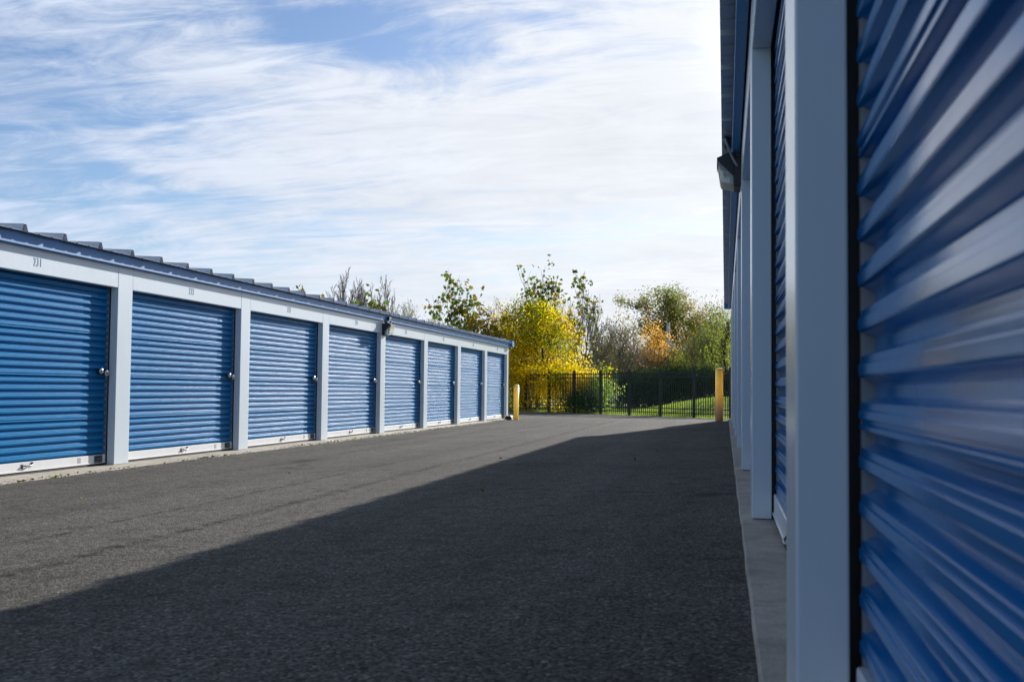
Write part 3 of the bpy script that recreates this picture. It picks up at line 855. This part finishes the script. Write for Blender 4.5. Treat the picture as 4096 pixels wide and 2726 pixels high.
def plant(name, label, cat, x, y, h, w, bark, leaf=None, nleaf=0, size=0.12, shape=DIAMOND, seed=0, levels=3, kids=(7, 5, 4), group=None,
          clump=0.12, leaf_from=2, rscale=1.0, fill=0.0, fill_z=(0.15, 1.0), fill_pow=0.5, drop_twigs=0, zoff=-0.05, top_bias=0.0, droop=0.0, per_clump=1, lean=(0, 0), minr=0.0, **kw):
    rng = random.Random(seed); nr = np.random.default_rng(seed+5)
    z = ground_z(x, y)+zoff
    root = thing(name, label, cat, (x, y, z), group)
    br = grow(rng, h, w, levels, kids, lean=lean, **kw)
    mb = MB(); anchors = []; wts = []
    for pts, rad, lv in br:
        pw = [Vector((p.x+x, p.y+y, p.z+z)) for p in pts]
        rr = [max(minr, q*rscale*h*0.55/ max(1.0, 1.0)) for q in rad]
        mb.tube(pw, rr, 7 if lv == 0 else (5 if lv == 1 else 3), cap=lv < 2)
        if lv >= leaf_from:
            for q in range(1, len(pw)):
                anchors.append(pw[q]); wts.append(1.0+top_bias*((pw[q].z-z)/h))
    part('trunk' if cat == 'tree' else 'stems', mb, bark, root, True, kind='stuff' if levels > 2 and not leaf and cat != 'tree' else 'thing')
    if leaf and nleaf:
        A = np.array([p[:] for p in anchors]); wt = np.array(wts); wt /= wt.sum()
        n1 = int(nleaf*(1-fill)); nc = max(1, n1//per_clump)
        idx = nr.choice(len(A), nc, p=wt)
        P = A[idx]+nr.normal(size=(nc, 3))*clump*0.6
        P = np.repeat(P, per_clump, 0)+nr.normal(size=(nc*per_clump, 3))*clump
        if fill > 0:
            # leaves gathered in uneven clumps through the crown's volume
            nf = int(nleaf*fill); ncl = max(10, nf//45)
            th = nr.uniform(0, 2*np.pi, ncl); rr = nr.uniform(0.15, 1, ncl)**fill_pow; zz = nr.uniform(fill_z[0], fill_z[1], ncl)
            zc = (zz-fill_z[0])/(fill_z[1]-fill_z[0])
            wid = (w/2)*np.sqrt(np.clip(1-(2*zc-0.9)**2*0.85, 0.08, 1))*nr.uniform(0.75, 1.12, ncl)
            C = np.stack([x+lean[0]*0.4*h*zz+np.cos(th)*rr*wid, y+np.sin(th)*rr*wid, z+zz*h], 1)
            cs = nr.uniform(0.6, 1.5, ncl)*clump*2.2
            ids = nr.integers(0, ncl, nf)
            P = np.concatenate([P, C[ids]+nr.normal(size=(nf, 3))*cs[ids][:, None]*np.array([1, 1, 0.75])])
        P = P[P[:, 2] > z+0.06]
        me = leaves_mesh('crown', P, size, shape, leaf, (x, y, z), rng=nr, droop=droop)
        put('crown' if cat == 'tree' else 'foliage', me, root, (x, y, z), kind='stuff')
    return root

G_SAP = 'saplings with large leaves behind the fence'
# the bright yellow tree behind the fence and the bushes at its foot
plant('yellow_tree', 'broad tree full of bright yellow leaves beyond the fence', 'tree', -8.95, 50.2, 5.15, 4.7, M['bark_dark'], M['yellow'], 19000, 0.11,
      seed=3, stems=3, levels=3, kids=(8, 5, 4), clump=0.16, fill=0.72, fill_z=(0.30, 0.97), fill_pow=0.42, droop=0.6, leaf_from=1, r0=0.035)
plant('yellow_bush', 'low yellow bush seen through the fence pickets under the yellow tree', 'bush', -6.75, 47.6, 2.1, 2.6, M['bark_dark'], M['yellow'], 7500, 0.10, seed=5, stems=5,
      levels=2, kids=(6, 4), clump=0.14, fill=0.55, fill_z=(0.12, 0.95), leaf_from=1, r0=0.02, droop=0.5)
plant('yellow_bush', 'shaded yellow bush behind the fence right next to the far yellow bollard', 'bush', -9.3, 49.4, 2.0, 3.0, M['bark_dark'], M['yellow'], 6500, 0.10, seed=6, stems=5,
      levels=2, kids=(6, 4), clump=0.15, fill=0.5, fill_z=(0.08, 0.95), leaf_from=1, r0=0.02, droop=0.5)
plant('green_bush', 'round bright green bush just behind the middle of the fence', 'bush', -5.70, 46.9, 1.6, 1.75, M['bark_dark'], M['green'], 6000, 0.08, seed=8, stems=5, levels=2, kids=(6, 4),
      clump=0.1, fill=0.6, fill_z=(0.05, 0.98), leaf_from=1, r0=0.02)
plant('green_bush', 'low dark green bush at the fence foot between the yellow bush and bright green bush', 'bush', -5.95, 45.9, 0.85, 2.0, M['bark_dark'], M['evergreen'], 3600, 0.08, seed=9, stems=5, levels=2,
      kids=(5, 4), clump=0.1, fill=0.6, fill_z=(0.05, 0.98), leaf_from=1, r0=0.02)
# saplings with large leaves
plant('leafy_sapling', 'tall sapling with clumps of large green leaves standing over the roof of the sunlit building', 'tree', -11.6, 47.0, 6.5, 2.3, M['bark_grey'], M['syc'], 520, 0.22, LOBED,
      seed=21, levels=2, kids=(9, 4), clump=0.17, leaf_from=1, r0=0.016, up_pull=0.7, ang=(0.4, 0.75), first=0.3, group=G_SAP, per_clump=7, lean=(-0.10, 0), top_bias=1.5, wob=0.07, stems=2, stem_fan=0.1)
plant('leafy_sapling', 'bronze leaved sapling between the yellow tree and the tall green sapling', 'tree', -10.15, 46.6, 4.8, 2.2, M['bark_grey'], M['syc_brown'], 950, 0.17, LOBED,
      seed=23, stems=3, levels=2, kids=(8, 4), clump=0.16, leaf_from=1, r0=0.014, up_pull=0.5, group=G_SAP, per_clump=6, stem_fan=0.3)
plant('leafy_sapling', 'tallest dark leaved sapling rising straight out above the yellow tree', 'tree', -8.95, 52.4, 7.3, 2.1, M['bark_grey'], M['syc'], 480, 0.20, LOBED,
      seed=25, stems=3, levels=2, kids=(10, 4), clump=0.15, leaf_from=1, r0=0.014, up_pull=0.9, ang=(0.3, 0.6), first=0.35, group=G_SAP, per_clump=6, top_bias=6.0, wob=0.06, stem_fan=0.14)
plant('leafy_sapling', 'thin almost bare forked sapling with a few leaves, right of the yellow tree', 'tree', -6.75, 50.6, 6.7, 1.7, M['bark_grey'], M['syc'], 230, 0.20, LOBED,
      seed=27, levels=3, kids=(6, 4, 2), clump=0.10, leaf_from=2, r0=0.020, up_pull=0.9, ang=(0.3, 0.5), first=0.3, group=G_SAP, per_clump=5, top_bias=9.0, wob=0.05, minr=0.007)
plant('leafy_sapling', 'yellowing branch tips just above the roof, left of all other tree tops', 'tree', -16.6, 41.2, 5.0, 1.7, M['bark_grey'], M['syc_brown'], 330, 0.19, LOBED,
      seed=29, levels=2, kids=(7, 4), clump=0.12, leaf_from=1, r0=0.014, up_pull=0.7, ang=(0.35, 0.7), group=G_SAP, per_clump=7, top_bias=3.0, droop=0.5, stems=2, stem_fan=0.35)
plant('leafy_sapling', 'green and yellow branch tips over the roof just in front of the first bare tree', 'tree', -14.6, 42.4, 5.0, 1.9, M['bark_grey'], M['syc'], 360, 0.19, LOBED,
      seed=31, levels=2, kids=(7, 4), clump=0.12, leaf_from=1, r0=0.014, up_pull=0.7, ang=(0.35, 0.7), group=G_SAP, per_clump=7, top_bias=3.0, droop=0.5, stems=2, stem_fan=0.35)
# bare trees far off over the roof
plant('bare_tree', 'leafless grey tree with a fan of fine branches, the taller of two beyond the roof', 'tree', -25.0, 70.0, 9.4, 3.0, M['bark_grey'], seed=41, levels=4, kids=(10, 5, 4, 3),
      r0=0.012, up_pull=0.9, ang=(0.3, 0.65), first=0.3, wob=0.07, minr=0.012)
plant('bare_tree', 'leafless grey tree slightly shorter and wider, second beyond the roof', 'tree', -22.9, 70.5, 8.8, 3.6, M['bark_grey'], seed=43, levels=4, kids=(9, 5, 4, 3),
      r0=0.011, up_pull=0.8, ang=(0.35, 0.7), first=0.25, wob=0.08, minr=0.012, stems=2, stem_fan=0.2)
plant('pale_willow', 'pale wispy willow at the roof line left of the tall green sapling', 'tree', -19.6, 68.0, 6.9, 3.8, M['bark_olive'], M['willow'], 2600, 0.16, SLIM, seed=45, levels=3, kids=(9, 6, 4),
      clump=0.2, leaf_from=2, r0=0.01, up_pull=0.5, droop=1.5, stems=3, stem_fan=0.3, minr=0.010)
# thicket of twigs behind the yellow tree
for i, (x, y, h, w, s) in enumerate(((-13.6, 58, 4.9, 4.0, 51), (-11.2, 60, 6.2, 4.4, 52), (-8.6, 59, 6.6, 4.2, 53), (-6.4, 61, 5.2, 3.6, 54))):
    lab = ('brown twiggy shrub behind the bronze leaved sapling', 'fine bare twigs rising behind the left shoulder of the yellow tree',
           'tall bare grey twigs behind the top of the yellow tree', 'bare purple grey twigs right behind the forked sapling')[i]
    plant('twiggy_shrub', lab, 'shrub', x, y, h, w, M['bark_brown'] if i != 2 else M['bark_grey'], M['russet'] if i in (0, 3) else None, 900 if i in (0, 3) else 0, 0.13, seed=s,
          levels=3, kids=(8, 5, 4), stems=4, r0=0.009, up_pull=0.8, ang=(0.3, 0.6), wob=0.07, minr=0.009, group='bare shrubs behind the yellow tree', leaf_from=2, clump=0.2)
# dark evergreens behind the lawn
for i, (x, y, h, w, s) in enumerate(((-4.4, 59.5, 2.15, 3.0, 61), (-2.75, 60.5, 1.95, 3.2, 62), (-0.9, 61.0, 1.62, 3.1, 63), (0.9, 61.8, 1.55, 2.8, 64))):
    lab = ('dark evergreen bush at the left end of the row, next to the bright green bush', 'second dark evergreen bush in the row behind the lawn, blackest of the row',
           'dark evergreen bush in the row directly left of the faded yellow bollard', 'dark evergreen bush glimpsed between the faded bollard and the shaded posts')[i]
    plant('evergreen_bush', lab, 'bush', x, y, h, w, M['bark_dark'], M['evergreen'], 12000, 0.10, seed=s, stems=5, levels=2, kids=(7, 5), clump=0.12, fill=0.75, fill_z=(0.0, 0.98), fill_pow=0.4, leaf_from=1,
          r0=0.02, group='dark evergreen bushes in a row behind the lawn', zoff=-0.12)
# middle ground, right of the yellow tree
plant('grey_tree', 'small bare grey tree with a dark trunk between yellow tree and olive bush', 'tree', -5.95, 60.0, 4.2, 2.5, M['bark_grey'], M['russet'], 500, 0.12, seed=71, levels=3, kids=(9, 6, 4), r0=0.016, up_pull=0.4,
      wob=0.11, minr=0.010, leaf_from=2, clump=0.15)
plant('lime_bush', 'yellow-green feathery bush over the middle of the fence', 'bush', -5.82, 66.0, 2.82, 2.64, M['bark_olive'], M['lime'], 4500, 0.09, SLIM, seed=73, stems=5, levels=2, kids=(8, 5), clump=0.16, fill=0.4,
      fill_z=(0.3, 0.95), leaf_from=1, r0=0.012)
plant('twiggy_shrub', 'large rounded grey twiggy shrub in the middle of the far bank', 'shrub', -4.86, 67.9, 4.23, 4.21, M['bark_olive'], M['willow'], 900, 0.10, SLIM, seed=75, stems=5, levels=3, kids=(8, 6, 4), r0=0.010, up_pull=0.5,
      wob=0.10, minr=0.009, leaf_from=2, clump=0.18)
plant('arching_tree', 'dark leafless tree with arching branches leaning over the evergreens', 'tree', -4.50, 64.8, 3.24, 5.28, M['bark_dark'], M['russet'], 700, 0.10, seed=77, stems=3, levels=3, kids=(8, 6, 4), r0=0.028, up_pull=0.05,
      wob=0.16, lean=(0.45, 0), ang=(0.5, 1.0), minr=0.010, leaf_from=2, clump=0.2, stem_fan=0.4)
plant('lime_bush', 'bright yellow-green bush above the evergreens, left of the faded bollard', 'bush', -2.10, 66.0, 3.12, 3.36, M['bark_olive'], M['lime'], 5200, 0.075, seed=79, stems=5, levels=3, kids=(7, 5, 3), clump=0.16, fill=0.35,
      fill_z=(0.35, 0.98), leaf_from=2, r0=0.012)
plant('willow_shrub', 'tall upright willow-like shrub with olive twigs just left of the shaded building', 'shrub', -1.02, 64.1, 4.74, 3.60, M['bark_olive'], M['lime'], 4500, 0.09, SLIM, seed=81, stems=5, levels=3, kids=(9, 6, 4), r0=0.016, up_pull=0.8,
      ang=(0.3, 0.6), wob=0.07, minr=0.009, leaf_from=2, clump=0.22, stem_fan=0.3)
plant('dark_tree', 'dark trunked tree against the edge of the shaded building', 'tree', 0.35, 50.6, 3.9, 2.6, M['bark_dark'], M['lime'], 2600, 0.08, seed=83, stems=2, levels=3, kids=(8, 5, 4), r0=0.022, up_pull=0.5, minr=0.010,
      leaf_from=2, clump=0.25)
# oaks and autumn trees further back
plant('oak_tree', 'large olive leaved tree with gaps of sky in its crown, tallest on the right', 'tree', -4.0, 78.0, 8.2, 6.6, M['bark_dark'], M['oak'], 12500, 0.16, seed=91, levels=3, kids=(10, 6, 5), clump=0.17, fill=0.45, fill_z=(0.45, 0.99),
      leaf_from=2, r0=0.030, up_pull=0.4, ang=(0.5, 0.95), first=0.35, fill_pow=0.5)
plant('oak_tree', 'smaller olive and brown tree on the right shoulder of the tallest one', 'tree', -1.05, 79.0, 6.5, 4.2, M['bark_dark'], M['oak'], 6500, 0.16, seed=93, levels=3, kids=(9, 6, 4), clump=0.24, fill=0.5, fill_z=(0.4, 0.99),
      leaf_from=2, r0=0.026, up_pull=0.4, ang=(0.5, 0.95), first=0.3)
plant('oak_tree', 'low green and gold tree on the left of the tallest one', 'tree', -6.9, 72.0, 5.0, 3.2, M['bark_dark'], M['lime'], 4500, 0.13, seed=95, levels=3, kids=(8, 6, 4), clump=0.24, fill=0.5, fill_z=(0.35, 0.99), leaf_from=2,
      r0=0.024, up_pull=0.4)
plant('orange_tree', 'orange leaved tree in front of the tallest olive tree', 'tree', -4.5, 66.5, 4.95, 2.0, M['bark_brown'], M['orange'], 2800, 0.11, seed=97, stems=2, levels=3, kids=(8, 5, 4), clump=0.2, fill=0.5, fill_z=(0.45, 0.99), leaf_from=2, r0=0.018)
plant('orange_tree', 'rust red tree immediately right of the utility pole', 'tree', -2.75, 71.5, 4.3, 2.4, M['bark_brown'], M['rust'], 3600, 0.11, seed=99, stems=2, levels=3, kids=(8, 5, 4), clump=0.2, fill=0.4, fill_z=(0.4, 0.99), leaf_from=2, r0=0.018)

# far wood reading as one mass
def far_wood():
    nr = np.random.default_rng(77); P = []; S = MB()
    for i in range(120):
        x = -75+110*i/119+nr.uniform(-1, 1); y = 118+nr.uniform(-8, 22); h = nr.uniform(3.6, 6.0)*(1.0 if x > -30 else 1.0); w = nr.uniform(2.2, 4.0)
        z = ground_z(x, y)
        n = 420
        a = nr.uniform(0, 2*np.pi, n); r_ = nr.uniform(0, 1, n)**0.5*w*0.6; zz = nr.uniform(0.1, 1, n)
        P.append(np.stack([x+np.cos(a)*r_*(1.05-zz*0.6), y+np.sin(a)*r_, z+zz*h], 1))
        for j in range(9):
            a = nr.uniform(0, 2*np.pi); S.tube([(x, y, z), (x+math.cos(a)*w*0.25, y+math.sin(a)*w*.25, z+h*0.6), (x+math.cos(a)*w*0.4, y+math.sin(a)*w*.4, z+h*nr.uniform(0.9, 1.15))], [0.06, 0.04, 0.015], 3, False)
    me = leaves_mesh('far_wood', np.concatenate(P), 0.34, DIAMOND, M['russet'], (0, 0, 0), rng=nr)
    o = put('far_wood', me, None, (0, 0, 0)); o['kind'] = 'stuff'
    s = part('bare_branches', S, M['bark_brown'], o); s['kind'] = 'stuff'
far_wood()

# ------------------------------------------------------------------ utility pole and house beyond
t = NT('weathered_pole'); v = t.world_pos((6, 6, 0.6)); n = t.noise(v, 3, 4, 0.6)
t.set(Base_Color=t.ramp(n, ((0.3, (0.40, 0.41, 0.42)), (0.7, (0.62, 0.62, 0.61)))), Roughness=0.8); M['pole'] = t.m
px_, py_ = -3.62, 70.5
pole = thing('utility_pole', 'pale utility pole standing among the orange trees', 'pole', (px_, py_, ground_z(px_, py_)))
part('pole_shaft', MB().tube([(px_-0.10, py_, -0.1), (px_, py_, 5.35)], [0.15, 0.11], 12), M['pole'], pole, True)
part('transformer', MB().lathe([(0.12, 0), (0.14, 0.03), (0.14, 0.38), (0.10, 0.43)], (px_+0.24, py_-0.05, 3.55), 14), M['pole'], pole, True)
part('lamp_arm', MB().tube([(px_-0.06, py_-0.1, 3.02), (px_-0.5, py_-0.3, 3.10), (px_-0.72, py_-0.4, 3.08)], 0.035, 8).bbox((px_-1.0, py_-0.5, 3.02), (px_-0.62, py_-0.3, 3.12), 0.02), M['bar'], pole)
part('pole_bands', MB().lathe([(0.135, 0), (0.135, 0.05)], (px_-0.03, py_, 3.7), 12).lathe([(0.135, 0), (0.135, 0.05)], (px_-0.02, py_, 4.3), 12), M['steel'], pole)

t = NT('grey_shingles'); v = t.world_pos(); n = t.noise(v, 5, 4, 0.6); t.set(Base_Color=t.ramp(n, ((0.3, (0.16, 0.17, 0.19)), (0.7, (0.26, 0.27, 0.29)))), Roughness=0.85); M['shingle'] = t.m
t = NT('pale_siding'); t.set(Base_Color=(0.55, 0.53, 0.48), Roughness=0.7); M['siding'] = t.m
t = NT('window_glass'); t.set(Base_Color=(0.03, 0.035, 0.04), Roughness=0.08); M['pane'] = t.m
hx, hy = -6.6, 92.0; hz0 = ground_z(hx, hy)
house = thing('house', 'low pale house with a grey roof glimpsed through the bare branches', 'house', (hx, hy, hz0))
part('house_wall', MB().box((hx-5, hy-3.5, hz0-0.2), (hx+5, hy+3.5, hz0+2.5)), M['siding'], house)
part('house_roof', MB().prism([(hy-4.0, hz0+2.45), (hy, hz0+4.0), (hy+4.0, hz0+2.45), (hy, hz0+3.85)], hx-5.4, hx+5.4, axis=0), M['shingle'], house)
for k in range(3):
    wx = hx-3.3+k*3.2
    wn = part('window', MB().box((wx-0.55, hy-3.53, hz0+1.0), (wx+0.55, hy-3.503, hz0+2.1)), M['bar'], house)
    part('pane', MB().box((wx-0.47, hy-3.55, hz0+1.08), (wx+0.47, hy-3.533, hz0+2.02)), M['pane'], wn)

# ------------------------------------------------------------------ ground cover
def scatter(name, P, size, shape, mat, flat, rng):
    P = np.asarray(P)
    n = len(P)
    a = rng.normal(size=(n, 3)); a[:, 2] *= flat; a /= np.linalg.norm(a, axis=1)[:, None]
    b = rng.normal(size=(n, 3)); b[:, 2] *= flat; b -= (b*a).sum(1)[:, None]*a; b /= np.linalg.norm(b, axis=1)[:, None]
    c = np.cross(a, b); s = size*rng.uniform(0.6, 1.5, n); sh = np.array(shape); k = len(sh)
    V = (P[:, None, :]+s[:, None, None]*(sh[None, :, 0, None]*b[:, None, :]+sh[None, :, 1, None]*a[:, None, :]+0.2*np.abs(sh[None, :, 0, None])*c[:, None, :])).reshape(-1, 3)
    me = bpy.data.meshes.new(name); me.vertices.add(len(V)); me.vertices.foreach_set('co', V.ravel())
    me.loops.add(n*k); me.loops.foreach_set('vertex_index', np.arange(n*k)); me.polygons.add(n)
    me.polygons.foreach_set('loop_start', np.arange(n)*k); me.polygons.foreach_set('loop_total', np.full(n, k)); me.materials.append(mat); me.update(calc_edges=True)
    o = put(name, me); o['kind'] = 'stuff'
    return o
nr = np.random.default_rng(5)
P = []
for i in range(1500):                                   # leaves caught along the edge of the left slab
    y = nr.uniform(5, 33.8)
    if mnoise.noise((y*0.9, 7.7, 0)) + nr.uniform(-.5, .5) < 0.02: continue
    x = XL+0.20+nr.normal()*0.03
    P.append((x, y, paved_z(x, y)+0.012+abs(nr.normal())*0.006))
for i in range(40):                                    # and a few on the asphalt
    x = nr.uniform(-6.4, 0.0); y = nr.uniform(3, 36); P.append((x, y, paved_z(x, y)+0.012))
for i in range(260):
    u = nr.uniform(-8, 16); v = -abs(nr.normal())*0.35-0.05; x, y = to_xy(u, v); P.append((x, y, paved_z(x, y)+0.012))
scatter('leaf_litter', P, 0.034, DIAMOND, M['litter'], 0.25, nr)
mb = []
V = []; F = []
def blade(x, y, z, h, w):
    a = nr.uniform(0, 6.28); lx, ly = nr.normal()*h*0.4, nr.normal()*h*0.4
    k = len(V); dx, dy = math.cos(a)*w, math.sin(a)*w
    V.extend([(x-dx, y-dy, z), (x+dx, y+dy, z), (x+lx*.5+dx*.6, y+ly*.5+dy*.6, z+h*.6), (x+lx, y+ly, z+h)])
    F.extend([(k, k+1, k+2), (k, k+2, k+3)])
for i in range(46000):                                   # grass along the fence and over the bank
    if i < 5000: u, v = nr.uniform(-8, 17), nr.uniform(0.02, 0.9)
    else: u, v = nr.uniform(-4, 15), nr.uniform(0.4, 9)
    x, y = to_xy(u, v); blade(x, y, ground_z(x, y)-0.02, nr.uniform(0.06, 0.13), 0.011)
me = bpy.data.meshes.new('grass'); me.from_pydata(V, [], F); me.materials.append(M['blade']); me.update()
o = put('grass', me); o['kind'] = 'stuff'
# weeds rooted in the joint between the left slab and the asphalt, and by the fence
V = []; F = []
for c in range(12):
    y0 = nr.uniform(6, 33.5)
    for i in range(int(nr.uniform(6, 34))):
        x = XL+0.215+nr.normal()*0.022; y = y0+nr.normal()*0.07
        blade(x, y, paved_z(x, y)-0.004, nr.uniform(0.015, 0.06), 0.003)
me = bpy.data.meshes.new('weeds'); me.from_pydata(V, [], F); me.materials.append(M['blade']); me.update()
o = put('weeds', me); o['kind'] = 'stuff'
# loose grit washed against the slab edges
P = []
for i in range(2600):
    y = nr.uniform(2.2, 33)
    x = XL+0.22+abs(nr.normal())*0.10
    P.append((x, y, paved_z(x, y)+0.007))
o = scatter('gravel', P, 0.010, [(0, -.5), (.4, -.2), (.35, .3), (0, .5), (-.4, .2), (-.35, -.3)], M['concrete'], 0.5, nr)
